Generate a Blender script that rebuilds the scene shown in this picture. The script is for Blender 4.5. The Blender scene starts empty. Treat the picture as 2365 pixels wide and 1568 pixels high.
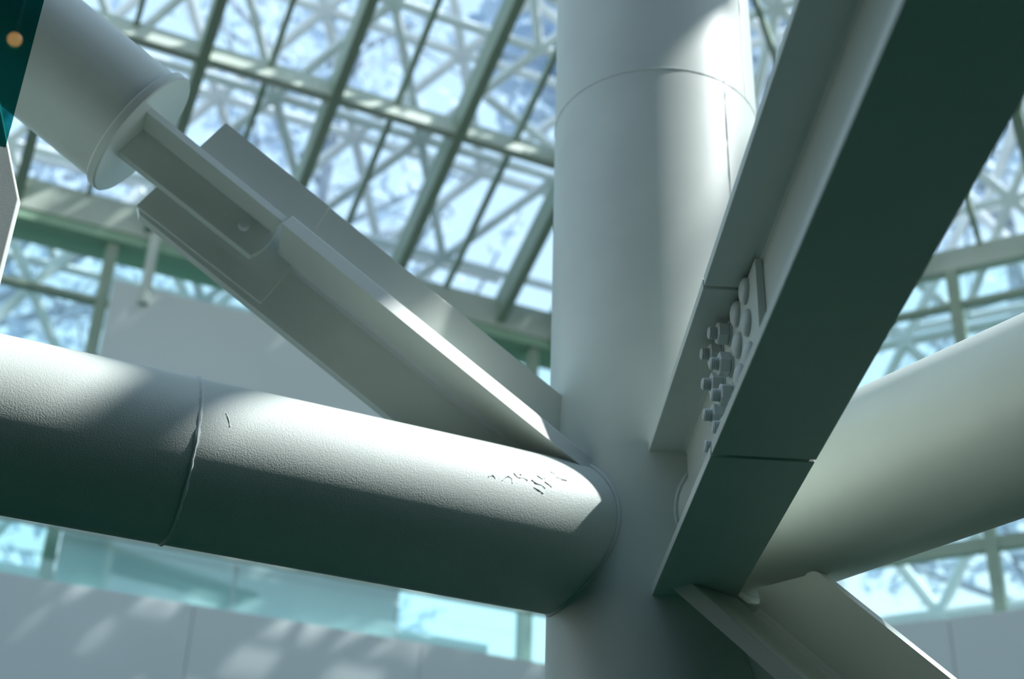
import bpy, bmesh, math, random
from mathutils import Vector as V, Matrix

random.seed(7)
scene = bpy.context.scene
COL = scene.collection
rad = math.radians

# ------------------------------------------------------------------ camera
CAM = V((0, 0, 1.6))
RX = V((0.9993898, -0.0349282, 0.0))
RY = V((-0.0175458, -0.5020315, -0.8646713))
RZ = V((0.0302014, 0.8641437, -0.5023380))
cd = bpy.data.cameras.new('camera'); cam = bpy.data.objects.new('camera', cd); COL.objects.link(cam)
cam.matrix_world = Matrix(((RX.x, RX.y, RX.z, CAM.x), (RY.x, RY.y, RY.z, CAM.y), (RZ.x, RZ.y, RZ.z, CAM.z), (0, 0, 0, 1)))
cd.lens = 50; cd.sensor_width = 36; cd.sensor_fit = 'HORIZONTAL'
cd.dof.use_dof = True; cd.dof.focus_distance = 3.35; cd.dof.aperture_fstop = 2.2
cd.clip_end = 300
scene.camera = cam
# ------------------------------------------------------------------ sky, sun, exposure
SUN = V((0.60, -0.07, 0.79)).normalized()
w = bpy.data.worlds.new('sky'); scene.world = w; w.use_nodes = True
bg = w.node_tree.nodes['Background']
bg.inputs[1].default_value = 1.25
_nt = w.node_tree; _tc = _nt.nodes.new('ShaderNodeTexCoord'); _sx = _nt.nodes.new('ShaderNodeSeparateXYZ'); _rp = _nt.nodes.new('ShaderNodeValToRGB')
_nt.links.new(_tc.outputs['Generated'], _sx.inputs[0]); _nt.links.new(_sx.outputs['Z'], _rp.inputs['Fac']); _nt.links.new(_rp.outputs['Color'], bg.inputs[0])
_rp.color_ramp.elements[0].position = 0.0; _rp.color_ramp.elements[0].color = (0.95, 0.98, 0.94, 1)
_rp.color_ramp.elements[1].position = 0.9; _rp.color_ramp.elements[1].color = (0.40, 0.57, 0.76, 1)
_e = _rp.color_ramp.elements.new(0.45); _e.color = (0.47, 0.66, 0.86, 1)
sd = bpy.data.lights.new('sun', 'SUN'); so = bpy.data.objects.new('sun', sd); COL.objects.link(so)
sd.energy = 5.0; sd.angle = rad(0.9); sd.color = (0.97, 1.0, 1.0)
so.rotation_euler = SUN.to_track_quat('Z', 'Y').to_euler(); so.location = SUN * 40
vs = scene.view_settings
vs.view_transform = 'Standard'; vs.look = 'None'; vs.exposure = 0.45; vs.gamma = 1.0; vs.use_curve_mapping = False

# ------------------------------------------------------------------ materials
def mat(name, col, rough=0.5, bump=0.0, bscale=200.0, mottle=0.0, mscale=3.0, spec=0.5, metal=0.0, emit=None):
    m = bpy.data.materials.new(name); m.use_nodes = True
    nt = m.node_tree; b = nt.nodes['Principled BSDF']
    b.inputs['Roughness'].default_value = rough; b.inputs['Metallic'].default_value = metal
    b.inputs['Specular IOR Level'].default_value = spec
    b.inputs['Base Color'].default_value = (*col, 1)
    tc = nt.nodes.new('ShaderNodeTexCoord')
    if mottle:
        n = nt.nodes.new('ShaderNodeTexNoise'); n.inputs['Scale'].default_value = mscale; n.inputs['Detail'].default_value = 6
        nt.links.new(tc.outputs['Object'], n.inputs['Vector'])
        r = nt.nodes.new('ShaderNodeValToRGB')
        r.color_ramp.elements[0].position = 0.3; r.color_ramp.elements[1].position = 0.7
        r.color_ramp.elements[0].color = (*[c * (1 - mottle) for c in col], 1)
        r.color_ramp.elements[1].color = (*[min(1, c * (1 + mottle * .5)) for c in col], 1)
        nt.links.new(n.outputs['Fac'], r.inputs['Fac']); nt.links.new(r.outputs['Color'], b.inputs['Base Color'])
    if bump:
        n = nt.nodes.new('ShaderNodeTexNoise'); n.inputs['Scale'].default_value = bscale; n.inputs['Detail'].default_value = 3
        nt.links.new(tc.outputs['Object'], n.inputs['Vector'])
        bp = nt.nodes.new('ShaderNodeBump'); bp.inputs['Strength'].default_value = bump; bp.inputs['Distance'].default_value = 0.002
        nt.links.new(n.outputs['Fac'], bp.inputs['Height']); nt.links.new(bp.outputs['Normal'], b.inputs['Normal'])
    if emit:
        b.inputs['Emission Color'].default_value = (*emit[0], 1); b.inputs['Emission Strength'].default_value = emit[1]
    return m

def glass(name, tint, refl=0.06, rough=0.0):
    m = bpy.data.materials.new(name); m.use_nodes = True
    nt = m.node_tree; nt.nodes.clear()
    o = nt.nodes.new('ShaderNodeOutputMaterial'); mx = nt.nodes.new('ShaderNodeMixShader')
    t = nt.nodes.new('ShaderNodeBsdfTransparent'); g = nt.nodes.new('ShaderNodeBsdfGlossy')
    lw = nt.nodes.new('ShaderNodeLayerWeight'); lw.inputs['Blend'].default_value = 0.5
    pw_ = nt.nodes.new('ShaderNodeMath'); pw_.operation = 'POWER'; pw_.inputs[1].default_value = 4.0
    fr = nt.nodes.new('ShaderNodeMath'); fr.operation = 'MULTIPLY_ADD'; fr.inputs[1].default_value = 0.7; fr.inputs[2].default_value = refl
    nt.links.new(lw.outputs['Facing'], pw_.inputs[0]); nt.links.new(pw_.outputs[0], fr.inputs[0])
    t.inputs['Color'].default_value = (*tint, 1); g.inputs['Roughness'].default_value = rough
    g.inputs['Color'].default_value = (0.9, 1.0, 1.0, 1)
    nt.links.new(fr.outputs[0], mx.inputs[0]); nt.links.new(t.outputs[0], mx.inputs[1]); nt.links.new(g.outputs[0], mx.inputs[2])
    nt.links.new(mx.outputs[0], o.inputs[0])
    return m

M_PAINT = mat('white steel paint', (0.66, 0.71, 0.655), 0.42, 0.10, 350, 0.06, 4)
M_PEEL = mat('orange peel steel paint', (0.66, 0.71, 0.655), 0.45, 0.5, 260, 0.05, 4)
M_WELD = mat('painted weld', (0.66, 0.70, 0.68), 0.5, 0.3, 120)
M_SEAM = mat('open joint', (0.05, 0.06, 0.055), 0.8)
M_BOLT = mat('painted bolt', (0.62, 0.67, 0.65), 0.4, 0.1, 200)
M_FRAME = mat('glazing frame paint', (0.58, 0.63, 0.55), 0.5, 0, 1, 0.08, 2)
M_MULL = mat('green mullion paint', (0.36, 0.45, 0.35), 0.5, 0, 1, 0.08, 2)
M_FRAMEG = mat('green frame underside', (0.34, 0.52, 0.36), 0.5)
M_WALL = mat('grey wall panel', (0.76, 0.80, 0.79), 0.7, 0, 1, 0.06, 0.8)
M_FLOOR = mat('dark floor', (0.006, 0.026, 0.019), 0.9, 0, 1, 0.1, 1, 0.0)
M_GLASS = glass('roof glass', (0.93, 0.985, 0.985))
M_GLASSG = glass('green wall glass', (0.80, 0.985, 0.945))
M_GUARD = glass('green guard glass', (0.86, 0.975, 0.97))
M_DARKG = glass('dark teal glass', (0.10, 0.40, 0.40))
M_LATT = mat('space frame paint', (0.86, 0.88, 0.92), 0.5, 0, 1, 0.1, 3)

# ------------------------------------------------------------------ helpers
def link(name, me, m, parent=None):
    o = bpy.data.objects.new(name, me); COL.objects.link(o)
    if m and not me.materials: me.materials.append(m)
    if parent: o.parent = parent
    return o
def bm_obj(name, bm, m, parent=None, smooth=False):
    me = bpy.data.meshes.new(name); bmesh.ops.recalc_face_normals(bm, faces=bm.faces[:])
    if smooth:
        for f in bm.faces: f.smooth = True
    bm.to_mesh(me); bm.free()
    if smooth: me.set_sharp_from_angle(angle=rad(40))
    return link(name, me, m, parent)
def root(name, label, cat=None, group=None, kind=None):
    o = bpy.data.objects.new(name, None); COL.objects.link(o); o.empty_display_size = 0.1
    return tag(o, label, cat, group, kind)
def tag(o, label=None, cat=None, group=None, kind=None):
    if label: o['label'] = label
    if cat: o['category'] = cat; o['kind'] = 'thing'
    if group: o['group'] = group
    if kind: o['kind'] = kind
    return o
def frame(a, up):
    """orthonormal frame (a, b, c): a along, c near 'up'"""
    a = a.normalized(); b = up.cross(a).normalized(); c = a.cross(b)
    return a, b, c
def add_box(bm, o, ex, ey, ez, x, y, z, bev=0.0):
    """box with corner ranges x,y,z = (lo, hi) in frame ex,ey,ez at o"""
    vs_ = [bm.verts.new(o + ex * x[i] + ey * y[j] + ez * z[k]) for i in (0, 1) for j in (0, 1) for k in (0, 1)]
    fs = [bm.faces.new([vs_[i] for i in q]) for q in ((0, 1, 3, 2), (4, 6, 7, 5), (0, 4, 5, 1), (2, 3, 7, 6), (0, 2, 6, 4), (1, 5, 7, 3))]
    if bev:
        es = list({e for f in fs for e in f.edges})
        bmesh.ops.bevel(bm, geom=es, offset=bev, segments=2, affect='EDGES', profile=0.5)
def box(name, m, parent, o, ex, ey, ez, x, y, z, bev=0.0):
    bm = bmesh.new(); add_box(bm, o, ex, ey, ez, x, y, z, bev); return bm_obj(name, bm, m, parent)
def prism(name, m, parent, o, ex, ey, ez, poly, z, bev=0.0):
    """polygon in (ex,ey) extruded over z=(lo,hi) along ez"""
    bm = bmesh.new()
    lo = [bm.verts.new(o + ex * p[0] + ey * p[1] + ez * z[0]) for p in poly]
    hi = [bm.verts.new(o + ex * p[0] + ey * p[1] + ez * z[1]) for p in poly]
    n = len(poly); bm.faces.new(lo); bm.faces.new(hi[::-1])
    for i in range(n): bm.faces.new((lo[i], lo[(i + 1) % n], hi[(i + 1) % n], hi[i]))
    if bev: bmesh.ops.bevel(bm, geom=bm.edges[:], offset=bev, segments=2, affect='EDGES', profile=0.5)
    return bm_obj(name, bm, m, parent)
def add_cyl(bm, p, q, r, n=24, r2=None, caps=True):
    a, b, c = frame(q - p, V((0, 0, 1)) if abs((q - p).normalized().z) < .9 else V((1, 0, 0)))
    r2 = r if r2 is None else r2
    A = [bm.verts.new(p + (b * math.cos(t) + c * math.sin(t)) * r) for t in [2 * math.pi * i / n for i in range(n)]]
    B = [bm.verts.new(q + (b * math.cos(t) + c * math.sin(t)) * r2) for t in [2 * math.pi * i / n for i in range(n)]]
    for i in range(n): bm.faces.new((A[i], A[(i + 1) % n], B[(i + 1) % n], B[i]))
    if caps: bm.faces.new(A[::-1]); bm.faces.new(B)
def cyl(name, m, parent, p, q, r, n=96, caps=True):
    bm = bmesh.new(); add_cyl(bm, p, q, r, n, None, caps); return bm_obj(name, bm, m, parent, True)
def add_lathe(bm, o, a, prof, n=24, rot=0.0):
    """profile of (distance along a, radius) around axis a at o; closed when the ends have radius 0"""
    a, b, c = frame(a, V((0, 0, 1)) if abs(a.normalized().z) < .9 else V((1, 0, 0)))
    rings = []
    for d, r in prof:
        if r == 0: rings.append([bm.verts.new(o + a * d)])
        else: rings.append([bm.verts.new(o + a * d + (b * math.cos(t) + c * math.sin(t)) * r) for t in [rot + 2 * math.pi * i / n for i in range(n)]])
    for A, B in zip(rings, rings[1:]):
        for i in range(n):
            j = (i + 1) % n
            q = [A[i % len(A)], A[j % len(A)], B[j % len(B)], B[i % len(B)]]
            q = list(dict.fromkeys(q))
            if len(q) > 2: bm.faces.new(q)
def bead(name, m, parent, pts, r, closed=False, n=8, jit=0.0):
    bm = bmesh.new(); N = len(pts); rings = []
    for i, p in enumerate(pts):
        t = (pts[(i + 1) % N] if (closed or i < N - 1) else p) - (pts[i - 1] if (closed or i) else p)
        a, b, c = frame(t, V((0.13, 0.21, 0.97)))
        rr = r * (1 + jit * (random.random() - .5))
        rings.append([bm.verts.new(p + (b * math.cos(2 * math.pi * k / n) + c * math.sin(2 * math.pi * k / n)) * rr) for k in range(n)])
    for i in range(N if closed else N - 1):
        A, B = rings[i], rings[(i + 1) % N]
        for k in range(n): bm.faces.new((A[k], A[(k + 1) % n], B[(k + 1) % n], B[k]))
    if not closed: bm.faces.new(rings[0][::-1]); bm.faces.new(rings[-1])
    return bm_obj(name, bm, m, parent, True)
Z = V((0, 0, 1))

# ------------------------------------------------------------------ building shell (glazed facets round the node)
K = 1.3
def BP(x, y, z): return V((x * K, y * K, 1.6 + (z - 1.6) * K))
class Facet:
    def __init__(s, u, v, v0, slope):
        s.u, s.v, s.v0 = u.normalized(), v.normalized(), v0
        s.M = (-s.v * math.cos(rad(slope)) + Z * math.sin(rad(slope)))      # up the roof slope
        s.n = s.u.cross(s.M); s.n = s.n if s.n.z > 0 else -s.n              # out of the roof
        s.E = BP(*(s.v * v0)[:2], 7.55 if s.u.y > 0 else 7.42)
    def wall(s, u, z, dv=0.0):
        p = s.u * u + s.v * (s.v0 + dv); return BP(p.x, p.y, z)
    def roof(s, u, m, dn=0.0): return s.E + s.u * (u * K) + s.M * (m * K) + s.n * (dn * K)
hd = rad(23.04)
FL = Facet(V((math.cos(hd), math.sin(hd), 0)), V((-math.sin(hd), math.cos(hd), 0)), 9.0, 23)
FR = Facet(V((0.8853, -0.4651, 0)), V((0.4651, 0.8853, 0)), 9.0, 23)
CU = {FL: 4.27, FR: -4.27}                         # corner station on each facet (shared hip)
hip_t = math.tan(rad(50.75 / 2)) * math.cos(rad(23))
CORNER = FL.wall(4.27, 7.55)

def shell(F, name, side, label, ustart, uend, sgn, mull, panes_rows, zs, green):
    """rafters, glazing bars, purlins and panes of one roof facet; sgn: +1 hip at high u, -1 hip at low u"""
    cu = CU[F]
    top = 4.3
    def hip_m(u):                                   # slope distance at which station u meets the hip
        d = (cu - u) * sgn
        return max(0.0, d / hip_t)
    R = root('ceiling_' + side, label, None, None, 'structure')
    k = 0
    u = ustart
    rows = [0.0, 1.45, 2.68, 3.91, 5.1]
    us = []
    while (u <= uend + 1e-6): us.append(round(u, 3)); u += 0.4625
    for i, u in enumerate(us):
        mm = min(5.1, hip_m(u))
        if mm < .15: continue
        main = (i % 2 == 0)
        if main: box('rafter', M_MULL, R, F.roof(u, 0), F.u, F.M, F.n, (-.038 * K, .038 * K), (0.0, mm * K), (-.23 * K, .02 * K), .004)
        else: box('glazing_bar', M_MULL, R, F.roof(u, 0), F.u, F.M, F.n, (-.018 * K, .018 * K), (0.0, mm * K), (-.05 * K, .02 * K))
    for m in rows[1:4]:
        a, b = us[0], us[-1]
        lim = cu - sgn * m * hip_t
        if sgn > 0: b = min(b, lim)
        else: a = max(a, lim)
        if b - a > .2: box('purlin', M_FRAME, R, F.roof(0, m), F.u, F.M, F.n, (a * K, b * K), (-.032 * K, .032 * K), (-.20 * K, .02 * K), .004)
    for u0, u1 in zip(us, us[1:]):
        for m0, m1 in zip(rows, rows[1:]):
            quad = []
            for (uu, m_) in ((u0, m0), (u1, m0), (u1, m1), (u0, m1)):
                quad.append((uu, min(m_, max(m0, hip_m(uu)))))
            if max(q[1] for q in quad) - m0 < .05: continue
            bm = bmesh.new()
            vs_ = [bm.verts.new(F.roof(uu, m_, .012)) for uu, m_ in quad]
            try: bm.faces.new(vs_)
            except ValueError: bm.free(); continue
            bmesh.ops.remove_doubles(bm, verts=bm.verts[:], dist=1e-4)
            bm_obj('pane', bm, M_GLASS, R)
    return R

shell(FL, 'left', 'left', 'glazed roof slope with green rafters left of the white column', -4.645, 4.25, 1, None, None, None, None)
shell(FR, 'right', 'right', 'glazed roof slope with green rafters right of the white column', -4.20, 4.6, -1, None, None, None, None)
box('trim_1', M_FRAME, None, CORNER, *(lambda d: (d, Z.cross(d).normalized(), d.cross(Z.cross(d).normalized())))(
    (-(FL.v + FR.v).normalized() * math.cos(rad(20.98)) + Z * math.sin(rad(20.98)))), (0, 6.6 * K), (-.05 * K, .05 * K), (-.16 * K, .03 * K))
tag(bpy.data.objects['trim_1'], 'sloping hip rafter where the two glazed roofs meet behind the column', None, None, 'structure')

def facade(F, side, label, us, u0, u1, transoms, soffit=True):
    R = root('wall_' + side, label, None, None, 'structure')
    # eaves beam with light face and green underside
    box('eaves_beam', M_FRAME, R, F.wall(0, 7.27), F.u, F.v, Z, (u0 * K, u1 * K), (-.10 * K, .16 * K) if soffit else (-.05 * K, .05 * K), (.03 * K, .29 * K) if soffit else (-.05 * K, .13 * K), .006)
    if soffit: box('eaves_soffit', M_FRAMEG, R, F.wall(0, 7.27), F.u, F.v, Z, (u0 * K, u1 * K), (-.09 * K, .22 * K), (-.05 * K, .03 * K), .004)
    for u in us:
        box('mullion', M_MULL, R, F.wall(u, 4.55), F.u, F.v, Z, (-.04 * K, .04 * K), (-.06 * K, .06 * K), (0, 2.67 * K), .004)
    for z, h in transoms:
        box('transom', M_MULL, R, F.wall(0, z), F.u, F.v, Z, (u0 * K, u1 * K), (-.035 * K, .035 * K), (-h * K, h * K), .003)
    ends = [u0] + list(us) + [u1]
    zl = [4.6] + sorted(t[0] for t in transoms) + [7.22]
    for a, b in zip(ends, ends[1:]):
        for c, d in zip(zl, zl[1:]):
            bm = bmesh.new()
            bm.faces.new([bm.verts.new(F.wall(*p, 0.01)) for p in ((a, c), (b, c), (b, d), (a, d))])
            bm_obj('pane', bm, M_GLASSG, R)
    return R
WL = facade(FL, 'left', 'green tinted glass wall under the eaves left of the column', [-2.63, -1.525, -.42, .685, 1.79, 2.895, 4.0], -4.7, 4.32, [(6.75, .02)])
WR = facade(FR, 'right', 'glass wall with pale transoms right of the column', [-3.39, -2.29, -1.19, -.09, 1.01, 2.11, 3.21], -4.32, 4.7, [(6.95, .02), (5.15, .045)], False)
# opaque spandrel behind the left tube
box('spandrel_panel', M_WALL, WL, FL.wall(0, 4.6), FL.u, FL.v, Z, (.73 * K, 2.99 * K), (-.16 * K, -.07 * K), (0, 2.26 * K), .01)
dp = bmesh.new(); add_cyl(dp, FL.wall(.95, 6.72, -.17), FL.wall(.95, 7.30, -.17), .05, 16); bm_obj('downpipe', dp, M_PAINT, WL, True)
# gallery fascias
for F, s, a, b in ((FL, 'left', -4.7, 4.45), (FR, 'right', -4.45, 4.7)):
    o = root('trim_2' if s == 'left' else 'trim_3', 'grey gallery upstand of flat panels below the glass wall on the %s' % s, None, None, 'structure')
    e = [a] + [x for x in (-3.0, -1.47, .06, 1.59, 3.12) if a < x < b] + [b]
    for p0, p1 in zip(e, e[1:]): box('panel', M_WALL, o, F.wall(0, 4.6), F.u, F.v, Z, (p0 * K + .003, p1 * K - .003), (-.30 * K, .1 * K), (-1.0 * K, 0), .004)
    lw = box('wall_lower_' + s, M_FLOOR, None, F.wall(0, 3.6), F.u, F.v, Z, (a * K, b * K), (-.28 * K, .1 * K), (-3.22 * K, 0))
    tag(lw, 'dark lower wall under the grey gallery upstand on the %s' % s, None, None, 'structure')
    tag(o, 'grey gallery upstand below the glass wall on the %s' % s, None, None, 'structure')
# glass guard along the left wall
G = root('glass_guard', 'green tinted glass guard with thin rail along the grey gallery upstand', 'glass guard')
box('rail', M_FRAME, G, FL.wall(0, 4.975), FL.u, FL.v, Z, (-3.8 * K, 4.1 * K), (-.24 * K, -.20 * K), (-.012 * K, .012 * K), .004)
for i in range(7):
    box('guard_pane', M_GUARD, G, FL.wall(-3.75 + 1.12 * i, 4.6), FL.u, FL.v, Z, (0, 1.10 * K), (-.225 * K, -.215 * K), (0.0, .365 * K))

# floor and back wall of the hall
M_GROUND = mat('dark ground', (0.05, 0.07, 0.055), 0.9, 0, 1, 0.2, 0.3)
box('ground', M_GROUND, None, V((0, 0, -.2)), V((1, 0, 0)), V((0, 1, 0)), Z, (-120, 120), (-120, 120), (-.3, 0))
tag(bpy.data.objects['ground'], 'dark ground outside the glass hall', None, None, 'structure')
box('floor', M_FLOOR, None, V((0, 0, 0)), V((1, 0, 0)), V((0, 1, 0)), Z, (-16, 18), (-10, 17), (-.2, 0))
tag(bpy.data.objects['floor'], 'dark hall floor far below the steel node', None, None, 'structure')
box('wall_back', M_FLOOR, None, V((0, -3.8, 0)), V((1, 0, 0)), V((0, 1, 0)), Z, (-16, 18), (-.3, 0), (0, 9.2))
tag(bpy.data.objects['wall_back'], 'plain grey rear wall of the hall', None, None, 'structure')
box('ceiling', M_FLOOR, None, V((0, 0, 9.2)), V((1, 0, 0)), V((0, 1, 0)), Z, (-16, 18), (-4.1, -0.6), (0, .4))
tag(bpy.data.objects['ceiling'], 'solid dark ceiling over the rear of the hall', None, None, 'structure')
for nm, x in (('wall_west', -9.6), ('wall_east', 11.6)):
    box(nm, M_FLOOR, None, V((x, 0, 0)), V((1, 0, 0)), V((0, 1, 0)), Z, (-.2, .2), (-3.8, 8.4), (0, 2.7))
    tag(bpy.data.objects[nm], 'plain grey side wall of the hall', None, None, 'structure')

GP = [(-.2, 2.0), (.5, 2.1), (1.56, 2.36), (2.75, 2.60), (3.62, 2.60), (3.68, 2.44), (3.84, 2.44), (3.86, 3.32), (-.2, 3.1)]  # outline of an added blocker, cut to shade tube brace, left tube and column
o = prism('shade_blocker', M_FRAME, None, V((0, 0, 9.2)), V((1, 0, 0)), V((0, 1, 0)), Z, GP, (0, .10))
tag(o, 'unseen slab added above the tube brace to cast shadows on the steel', None, None, 'structure')

# ------------------------------------------------------------------ outer space frames
def lattice(F, label, uu, mm, pitch, off, r, nmax=300):
    T = root('space_frame', label, 'space frame', 'outer space frames')
    segs = []
    nu = int((uu[1] - uu[0]) / pitch); nm = int((mm[1] - mm[0]) / (pitch * .866))
    def grid(P, ni, nj, rr):
        for j in range(nj):
            k = j % 2
            for i in range(ni):
                segs.append((P(i, j), P(i + 1, j), rr)); segs.append((P(i, j), P(i + k, j + 1), rr)); segs.append((P(i, j), P(i + k - 1, j + 1), rr))
    P = lambda i, j: F.roof(uu[0] + (i + .5 * (j % 2)) * pitch, mm[0] + j * pitch * .866, off)
    Q = lambda i, j: F.roof(uu[0] + (i + .25 + .5 * (j % 2)) * pitch, mm[0] + (j + .4) * pitch * .866, off + .85)
    grid(P, nu, nm, r); grid(Q, nu, nm, r * 1.15)
    # outer struts standing before the glass wall
    W = lambda i, j: F.wall(uu[0] + (i + .5 * (j % 2)) * pitch * 1.1, 3.9 + j * pitch * .95, .75)
    grid(W, int(nu / 1.1), 4, r * 1.1)
    segs.sort(key=lambda s_: (s_[0] - CAM).length)
    rest = bmesh.new()
    for n, (a, b, rr) in enumerate(segs):
        if n < nmax:
            bm = bmesh.new(); add_cyl(bm, a, b, rr * K, 8); bm_obj('strut', bm, M_LATT, T, True)
        else: add_cyl(rest, a, b, rr * K, 6, None, False)
    if len(rest.faces):
        o = bm_obj('strut_field', rest, M_LATT, T, True); o['kind'] = 'stuff'
lattice(FL, 'pale lattice of struts outside the left glass roof slope', (-4.2, 3.9), (-1.0, 3.6), 1.15, .5, .038)
lattice(FR, 'pale lattice of struts outside the right glass roof slope', (-3.6, 4.2), (-1.0, 3.0), 1.15, .5, .038)

# ------------------------------------------------------------------ trees outside
M_LEAF = bpy.data.materials.new('hazed leaf'); M_LEAF.use_nodes = True  # haze over distant trees put into the leaf colour as pale blue-grey
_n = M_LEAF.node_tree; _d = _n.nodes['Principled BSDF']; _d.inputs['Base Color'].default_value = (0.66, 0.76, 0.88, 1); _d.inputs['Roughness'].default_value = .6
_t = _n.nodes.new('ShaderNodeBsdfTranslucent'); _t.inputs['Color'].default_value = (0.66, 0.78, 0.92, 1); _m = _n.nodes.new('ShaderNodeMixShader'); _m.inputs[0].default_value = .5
_n.links.new(_d.outputs[0], _m.inputs[1]); _n.links.new(_t.outputs[0], _m.inputs[2]); _n.links.new(_m.outputs[0], _n.nodes['Material Output'].inputs[0])
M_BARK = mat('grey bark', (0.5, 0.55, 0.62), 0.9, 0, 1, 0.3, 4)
def tree(base, h, cr, nleaf, label, seed, z0=.25):
    rnd = random.Random(seed)
    t = root('tall_tree', label, 'tree', 'trees beyond the glass'); t.location = base
    ps = []
    pts = [base + V((0, 0, 0)), base + V((.2, .1, h * .3)), base + V((-.1, .2, h * .6)), base + V((.1, 0, h * .95))]
    bm = bmesh.new()
    for a, b, r1, r2 in zip(pts, pts[1:], (.38, .3, .2), (.3, .2, .05)): add_cyl(bm, a, b, r1, 10, r2, False)
    tips = []
    for k in range(46):
        z = h * (z0 + (.93 - z0) * rnd.random()); a0 = base + V((0, 0, z)); th = rnd.random() * 6.283
        ln = cr * (.5 + .5 * rnd.random()) * math.sqrt(max(.15, 1 - ((z / h - (z0 + 1) / 2) / ((1 - z0) * .66)) ** 2))
        d = V((math.cos(th), math.sin(th), .35 + .5 * rnd.random())) ; b0 = a0 + d * ln
        add_cyl(bm, a0, b0, .09, 6, .03, False); tips.append((a0, b0))
        for q in range(3):
            f = .35 + .6 * rnd.random(); c0 = a0.lerp(b0, f); e0 = c0 + V((rnd.gauss(0, 1), rnd.gauss(0, 1), rnd.gauss(.3, .7))) * (cr * .22)
            add_cyl(bm, c0, e0, .04, 5, .015, False); tips.append((c0, e0))
    ps.append(bm_obj('trunk', bm, M_BARK, None, True))
    bm = bmesh.new()
    for k in range(nleaf):
        a, b = tips[rnd.randrange(len(tips))]; p = a.lerp(b, .3 + .75 * rnd.random()) + V((rnd.gauss(0, .3), rnd.gauss(0, .3), rnd.gauss(0, .3)))
        u = V((rnd.gauss(0, 1), rnd.gauss(0, 1), rnd.gauss(0, 1))).normalized(); v = u.cross(V((rnd.gauss(0, 1), rnd.gauss(0, 1), rnd.gauss(0, 1)))).normalized()
        L = .10 + .14 * rnd.random()
        bm.faces.new([bm.verts.new(p + u * L), bm.verts.new(p + v * L * .5), bm.verts.new(p - u * L), bm.verts.new(p - v * L * .5)])
    me = bpy.data.meshes.new('foliage'); bm.to_mesh(me); bm.free(); fo = link('foliage', me, M_LEAF); fo['kind'] = 'stuff'; ps.append(fo)
    under(t, ps)
def child(o, parent):
    o.parent = parent; o.matrix_parent_inverse = parent.matrix_world.inverted(); return o
def under(parent, objs):
    bpy.context.view_layer.update()
    for o in objs: child(o, parent)
TREES = [(-9, 19, 19, 'behind the far left end of the left roof'), (-3.5, 21, 22, 'behind the roof between tube brace and column'),
         (3.0, 13.1, 17, 'directly behind the white column'), (8.5, 20, 20, 'behind the right glass wall above the right tube'), (14, 17, 20, 'beyond the far right edge of the right glass wall')]
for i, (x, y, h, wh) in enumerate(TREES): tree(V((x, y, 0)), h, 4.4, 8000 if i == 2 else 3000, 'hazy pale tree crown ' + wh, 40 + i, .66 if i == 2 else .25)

# ------------------------------------------------------------------ steel node
NODE = V((0.4746, 3.9193, 3.1534)); RC = 0.35; RT = 0.2195
T_ = root('steel_column', 'thick round white steel column standing upright where all members meet', 'column'); T_.location = (NODE.x, NODE.y, 0)
bpy.context.view_layer.update()
bm = bmesh.new(); add_cyl(bm, V((NODE.x, NODE.y, 0)), V((NODE.x, NODE.y, 12.2)), RC, 128)
parts = [bm_obj('shaft', bm, M_PAINT, None, True)]
def on_col(t, z, r=RC): return V((NODE.x + r * math.cos(t), NODE.y + r * math.sin(t), z))
ZS = 4.72
parts.append(bead('girth_weld', M_WELD, None, [on_col(2 * math.pi * i / 96, ZS, RC - .002) for i in range(96)], .0042, True, 8, .3))
parts.append(bead('seam_weld', M_WELD, None, [on_col(rad(-55.5), 4.0 + .74 * i / 30, RC - .003) for i in range(31)], .006, False, 8, .5))
parts.append(bead('seam_weld', M_WELD, None, [on_col(rad(-36), 4.72 + 1.5 * i / 30, RC - .003) for i in range(31)], .007, False, 8, .5))
under(T_, parts)

def saddle(d, r):
    s = d.cross(Z).normalized(); pts = []
    for i in range(120):
        t = 2 * math.pi * i / 120; y = r * math.sin(t)
        pts.append(NODE + d * math.sqrt(RC * RC - y * y) + s * y + Z * (r * math.cos(t)))
    return pts
DL = V((-0.9202, -0.3914, 0)).normalized(); DR = V((0.6004, -0.7997, 0)).normalized()
def ring(d, r, s, n=96):
    b = d.cross(Z).normalized(); return [NODE + d * s + (b * math.cos(2 * math.pi * i / n) + Z * math.sin(2 * math.pi * i / n)) * r for i in range(n)]
def hbar(name, label, d, length, m, seam):
    o = root(name, label, 'tube', 'horizontal tubes welded to the column'); o.location = NODE
    bm = bmesh.new(); n = 120; r = RT; s = d.cross(Z).normalized(); A = saddle(d, r)
    B = [NODE + d * length + s * (r * math.sin(2 * math.pi * i / n)) + Z * (r * math.cos(2 * math.pi * i / n)) for i in range(n)]
    A = [bm.verts.new(p) for p in A]; B = [bm.verts.new(p) for p in B]
    for i in range(n): bm.faces.new((A[i], A[(i + 1) % n], B[(i + 1) % n], B[i]))
    bm.faces.new(B)
    ps = [bm_obj('shaft', bm, m, None, True)]
    ps.append(bead('saddle_weld', M_WELD, None, saddle(d, r + .001), .006, True, 8, .25))
    if seam: ps.append(bead('girth_weld', M_WELD, None, ring(d, r - .002, seam), .006, True, 8, .6))
    under(o, ps); return o
TL = hbar('round_tube', 'white horizontal tube running left from the column, sunlit along its top', DL, 7.0, M_PEEL, 1.44)
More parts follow.
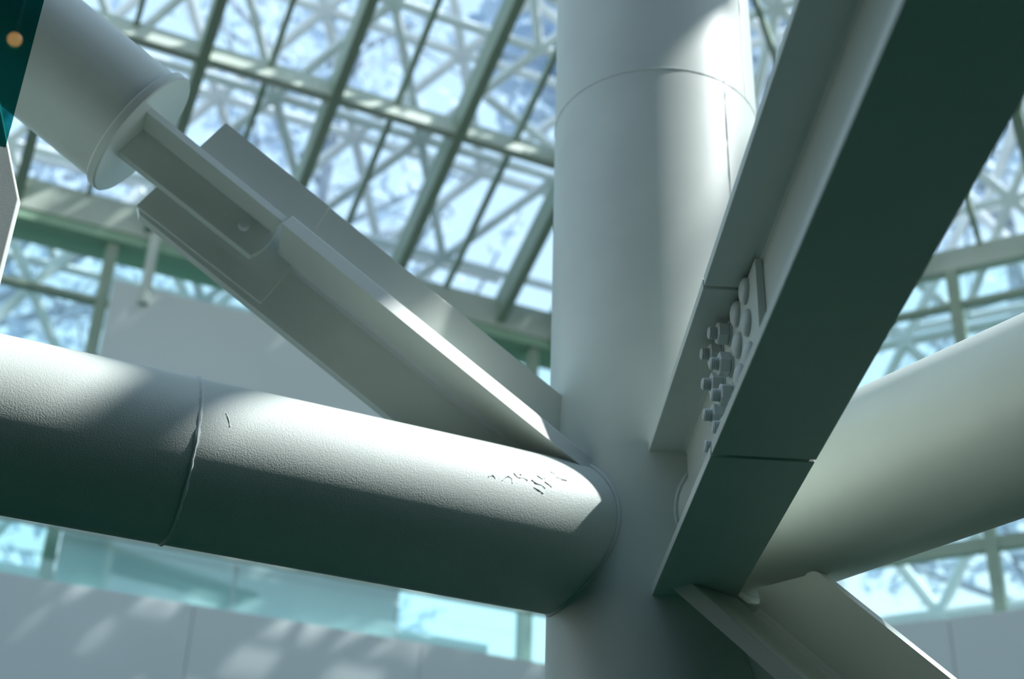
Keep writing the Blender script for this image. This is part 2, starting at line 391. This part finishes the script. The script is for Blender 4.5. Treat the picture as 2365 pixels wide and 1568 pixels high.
PEEL = [[(0.6625, 2.9965), (0.6497, 2.9577), (0.6399, 3.0099)], [(0.6223, 3.0099), (0.6063, 2.9232), (0.5938, 2.9485), (0.592, 3.0399)], [(0.5872, 2.8546), (0.5755, 2.9155), (0.5574, 2.902), (0.5425, 2.9382)], [(0.5693, 2.8544), (0.5618, 2.8665)], [(0.5342, 2.9029), (0.522, 2.942), (0.5041, 2.9551), (0.4917, 2.999)], [(0.5166, 2.8133), (0.5021, 2.8528), (0.4883, 2.8225)], [(0.4951, 2.886), (0.4804, 2.9297), (0.473, 2.9542)], [(0.4565, 2.7692), (0.4375, 2.7906), (0.4215, 2.786)], [(0.5305, 3.0078), (0.5127, 3.0388), (0.4974, 3.0777)], [(0.4707, 2.6933), (0.4561, 2.7222)], [(1.3768, 2.8953), (1.369, 2.9672), (1.3615, 3.0986)]]
s_ = DL.cross(Z).normalized()
for ln in PEEL:
    pts = []
    for (t0, a0), (t1, a1) in zip(ln, ln[1:]):
        for k in range(4):
            f = k / 4; t, a = t0 + (t1 - t0) * f, a0 + (a1 - a0) * f
            pts.append(NODE + DL * t + (s_ * math.cos(a) + Z * math.sin(a)) * (RT - .0005 + .0012 * random.random()))
    child(bead('paint_blister', M_PEEL, None, pts, .0016, False, 6, .9), TL)
TR = hbar('round_tube', 'white horizontal tube running right from the column behind the bolted beam', DR, 6.0, M_PAINT, None)

# ------------------------------------------------------------------ bolted I beam
D = V((-0.0433, 0.9991, 0)).normalized(); N_ = V((D.y, -D.x, 0))       # along (away), to the right
ZB = 2.9135; OFF = 0.6593; HW = 0.112; TF = 0.026; TW = 0.016; HB = 0.448; SEAM = 2.70; SEND = 3.62
def BM(s, n, z): return D * s + N_ * (OFF + n) + Z * (ZB + z)
def ibeam(name, label, s0, s1, cat='beam', extra=None):
    o = root(name, label, cat); o.location = BM(s1, 0, 0); ps = []
    O = BM(0, 0, 0)
    ps.append(box('bottom_flange', M_PAINT, None, O, D, N_, Z, (s0, s1), (-HW, HW), (0, TF), .002))
    ps.append(box('top_flange', M_PAINT, None, O, D, N_, Z, (s0, s1), (-HW, HW), (HB - TF, HB), .002))
    ps.append(box('web', M_PAINT, None, O, D, N_, Z, (s0, s1), (-TW / 2, TW / 2), (TF, HB - TF)))
    for z, sg in ((TF, 1), (HB - TF, -1)):
        for sd_ in (-1, 1):
            ps.append(prism('fillet_weld', M_PAINT, None, O, N_ * sd_, Z * sg, D, [(TW / 2, z * sg), (TW / 2 + .014, z * sg), (TW / 2 + .004, z * sg + .004), (TW / 2, z * sg + .014)], (s0, s1)))
    if extra: ps += extra(O)
    under(o, ps); return o
def beam_extra(O):
    ps = []
    for sd_ in (-1, 1):
        y = (TW / 2, TW / 2 + .018)
        if sd_ < 0:
            ps.append(box('backing_bar', M_PAINT, None, O, D, N_, Z, (SEAM - .006, SEAM + .006), (-HW + .004, HW - .004), (.014, TF)))
            ps.append(box('backing_bar', M_PAINT, None, O, D, N_, Z, (SEAM - .006, SEAM + .006), (-HW + .004, HW - .004), (HB - TF + .012, HB)))
        ps.append(box('splice_plate', M_PAINT, None, O, D, N_ * sd_, Z, (2.556, 3.06), y, (.055, .412), .002))
    return ps
IB = ibeam('steel_beam', 'bolted steel I beam passing overhead to the upper right, its underside dark', -3.5, SEAM - .006, 'beam', beam_extra)
IS = ibeam('beam_stub', 'short I beam stub welded to the column behind the bolted splice', SEAM + .006, SEND, 'beam stub')
# bolts through the splice, round heads first and nuts beyond
NB = TW / 2 + .018
BOLTS = []
for si, s in enumerate((2.650, 2.750, 2.840, 2.940)):
    for zi, z in enumerate((.386, .304, .222, .140)):
        c = BM(s, -NB, z); a = -N_
        bm = bmesh.new()
        if si < 2:
            add_lathe(bm, c, a, [(0, .031), (.004, .031), (.009, .028), (.014, .020), (.0165, .010), (.017, 0)], 24)
            o = bm_obj('bolt_head', bm, M_BOLT, None, True); ps = [o]
        else:
            add_lathe(bm, c, a, [(0, .031), (.005, .031), (.005, 0)], 24)
            wsh = bm_obj('washer', bm, M_BOLT, None, True)
            bm = bmesh.new(); add_lathe(bm, c, a, [(.005, .027), (.007, .029), (.029, .029), (.032, .025), (.032, 0)], 6, rad(13 * si + 29 * zi))
            nut = bm_obj('nut', bm, M_BOLT, None)
            bm = bmesh.new(); pr = [(.030, .015)]
            for k in range(4): pr += [(.033 + .004 * k, .0155), (.035 + .004 * k, .0135)]
            pr += [(.049, .015), (.052, .0115), (.052, 0)]
            add_lathe(bm, c, a, pr, 20)
            shank = bm_obj('thread_end', bm, M_BOLT, None, True); ps = [wsh, nut, shank]
        BOLTS.append((s, z, ps))
bpy.context.view_layer.update()
for s, z, ps in BOLTS:
    if len(ps) == 1: child(ps[0], IB)
    else:
        child(ps[1], IB)
        bpy.context.view_layer.update()
        child(ps[0], ps[1]); child(ps[2], ps[1])

# ------------------------------------------------------------------ diagonal T braces through the node
CX = V((RX.x, RY.x, RZ.x)); CYv = V((RX.y, RY.y, RZ.y)); CZ = V((RX.z, RY.z, RZ.z))   # right, up, back
A_ = (CX * .777 - CYv * .629).normalized()          # down to the right
B_ = (CX * .629 + CYv * .777).normalized()
PW = .238; PT = .036; WT = .052; WH = .160
def teeframe(al): return (CZ * math.cos(al) + B_ * math.sin(al)), (B_ * math.cos(al) - CZ * math.sin(al))
# upper left brace
nw, pw = teeframe(rad(30))
U_ = -A_
o = root('brace_beam', 'white T section brace rising from the column to the upper left, web edge sunlit', 'brace'); o.location = NODE
ps = []
PWu = .206
ps.append(prism('back_plate', M_PAINT, None, NODE, U_, pw, nw, [(.05, -PWu), (1.808, -PWu), (1.834, -PWu + .02), (1.834, PWu), (.05, PWu)], (-PT, 0), .002))
# web with bevelled front edge
bm = bmesh.new()
prof = [(-WT / 2, 0), (-WT / 2, WH + .006), (WT / 2 - .004, WH - .012), (WT / 2, WH - .016), (WT / 2, 0)]
s0, s1 = .05, 1.445
lo = [bm.verts.new(NODE + U_ * s0 + pw * a + nw * b) for a, b in prof]
hi = [bm.verts.new(NODE + U_ * (s1 + .02 * b / WH) + pw * a + nw * b) for a, b in prof]
bm.faces.new(lo); bm.faces.new(hi[::-1])
for i in range(5): bm.faces.new((lo[i], lo[(i + 1) % 5], hi[(i + 1) % 5], hi[i]))
ps.append(bm_obj('web', bm, M_PAINT, None))
for sg in (-1, 1):
    ps.append(prism('fillet_weld', M_WELD, None, NODE, pw * sg, nw, U_, [(WT / 2, 0), (WT / 2 + .018, 0), (WT / 2 + .006, .006), (WT / 2, .018)], (.05, 1.445)))
poly = [(1.83, -PWu + .012), (1.83, PWu - .004), (1.43, PWu - .004)] + [(1.43 - .05 * math.sin(math.pi * .5 * k / 8), PWu - .02 - (2 * PWu - .04) * k / 8) for k in range(9)]
ps.append(prism('cover_plate', M_PAINT, None, NODE, U_, pw, nw, poly, (0, .010), .001))
under(o, ps)
# tube brace with end plate and angle tongue
o = root('tube_brace', 'dark shaded round tube brace at upper left with white end disc and tongue', 'tube brace'); o.location = NODE + U_ * 2.0
ps = []
ps.append(cyl('shaft', M_PAINT, None, NODE + U_ * 2.0, NODE + U_ * 5.2, .195))
bm = bmesh.new(); add_lathe(bm, NODE + U_ * 1.972, U_, [(0, 0), (0, .205), (.004, .209), (.026, .209), (.03, .205), (.03, 0)], 96)
ps.append(bm_obj('end_plate', bm, M_PAINT, None, True))
SN = .010
ps.append(prism('tongue_plate', M_PAINT, None, NODE, U_, pw, nw, [(1.974, -.112), (1.974, .03), (1.50, .03)] + [(1.49 - .012 * math.sin(math.pi * k / 6), .02 - .125 * k / 6) for k in range(7)], (SN, SN + .03), .002))
bm = bmesh.new()
prof = [(-.005, SN + .03), (-.005, SN + .126), (.021, SN + .116), (.028, SN + .03)]
s0, s1 = 1.50, 1.974
lo = [bm.verts.new(NODE + U_ * (s0 - .02 * (b - SN) / .1) + pw * a + nw * b) for a, b in prof]
hi = [bm.verts.new(NODE + U_ * s1 + pw * a + nw * b) for a, b in prof]
bm.faces.new(lo); bm.faces.new(hi[::-1])
for i in range(4): bm.faces.new((lo[i], lo[(i + 1) % 4], hi[(i + 1) % 4], hi[i]))
ps.append(bm_obj('tongue_web', bm, M_PAINT, None))
bm = bmesh.new(); c = NODE + U_ * 1.565 - pw * .045 + nw * (SN + .03)
add_lathe(bm, c, nw, [(0, .017), (.004, .017), (.014, .013), (.016, 0)], 20); ps.append(bm_obj('bolt_head', bm, M_BOLT, None, True))
under(o, ps)
# lower right brace, leaning toward the camera as it drops
def PX(x, y, d): return CAM + (CX * ((x - 1182.5) / 3285) + CYv * (-(y - 784) / 3285) - CZ) * d
TAU = rad(35); AL = rad(16.5)
A2 = A_ * math.cos(TAU) + CZ * math.sin(TAU); c2 = CZ * math.cos(TAU) - A_ * math.sin(TAU)
nw2 = c2 * math.cos(AL) - B_ * math.sin(AL); pw2 = B_ * math.cos(AL) + c2 * math.sin(AL)
P2 = PX(1640, 1352, 3.80); PW2 = .216
o = root('brace_beam', 'white T section brace dropping from the column to the lower right, right edge sunlit', 'brace'); o.location = P2
ps = []
poly = [(-.02, -PW2), (3.0, -PW2), (3.0, PW2), (.235, PW2)] + [(.235 - .03 * math.sin(rad(90) * k / 5), PW2 - .03 + .03 * math.cos(rad(90) * k / 5)) for k in range(1, 6)]
poly += [(.125, .09), (.115, .075)] + [(.115 + .028 * math.sin(math.pi * k / 8), .075 - .045 * k / 8) for k in range(1, 9)] + [(.0, .026)]
ps.append(prism('back_plate', M_PAINT, None, P2, A2, pw2, nw2, poly, (-PT, 0), .0))
ps.append(box('web', M_PAINT, None, P2, A2, pw2, nw2, (-.02, 3.0), (-.024, .024), (0, .145), .003))
ps.append(prism('fillet_weld', M_WELD, None, P2, pw2, nw2, A2, [(.024, 0), (.042, 0), (.030, .006), (.024, .018)], (.15, 3.0)))
under(o, ps)

# ------------------------------------------------------------------ foreground pane and panel at the left edge
e = PX(68, 130, 3.15)
gx = V((-0.93, -0.37, 0)).normalized(); gy = Z.cross(gx)
o = box('glass_screen', M_DARKG, None, e, gx, gy, Z, (0, 1.6), (-.006, .006), (-.25, 1.6))
tag(o, 'dark teal tinted glass screen at the upper left edge in front of the tube brace', 'glass screen')
d_ = (PX(33, 95, 1.0) - CAM); t_ = (e - CAM).dot(gy) / d_.dot(gy); hp = CAM + d_ * t_
LP = hp + (d_ - gy * (2 * d_.dot(gy))).normalized() * 3.0
lamp = root('pendant_lamp', 'small warm lamp seen mirrored in the teal glass screen', 'lamp'); lamp.location = LP
bm = bmesh.new(); add_lathe(bm, LP, Z, [(-.03, 0), (-.028, .012), (-.015, .026), (0, .03), (.015, .026), (.028, .012), (.03, 0)], 20)
bulb = bm_obj('bulb', bm, mat('warm bulb', (.9, .7, .4), .4, emit=((1.0, .42, .12), 3.4)), None, True)
cord = cyl('cord', M_SEAM, None, LP + Z * .03, V((LP.x, LP.y, 9.2)), .004, 8)
under(lamp, [bulb, cord])
e = PX(45, 465, 3.5)
gx = V((-0.995, -0.02, 0)).normalized(); gy = Z.cross(gx)
o = prism('metal_panel', M_PAINT, None, e, gx, Z, gy, [(0, 0), (0, -.26), (.55, -.26), (.55, .6), (.2, .6), (.13, .35)], (-.012, .012), .003)
tag(o, 'light grey panel with clipped corner at the left edge below the glass', 'panel')
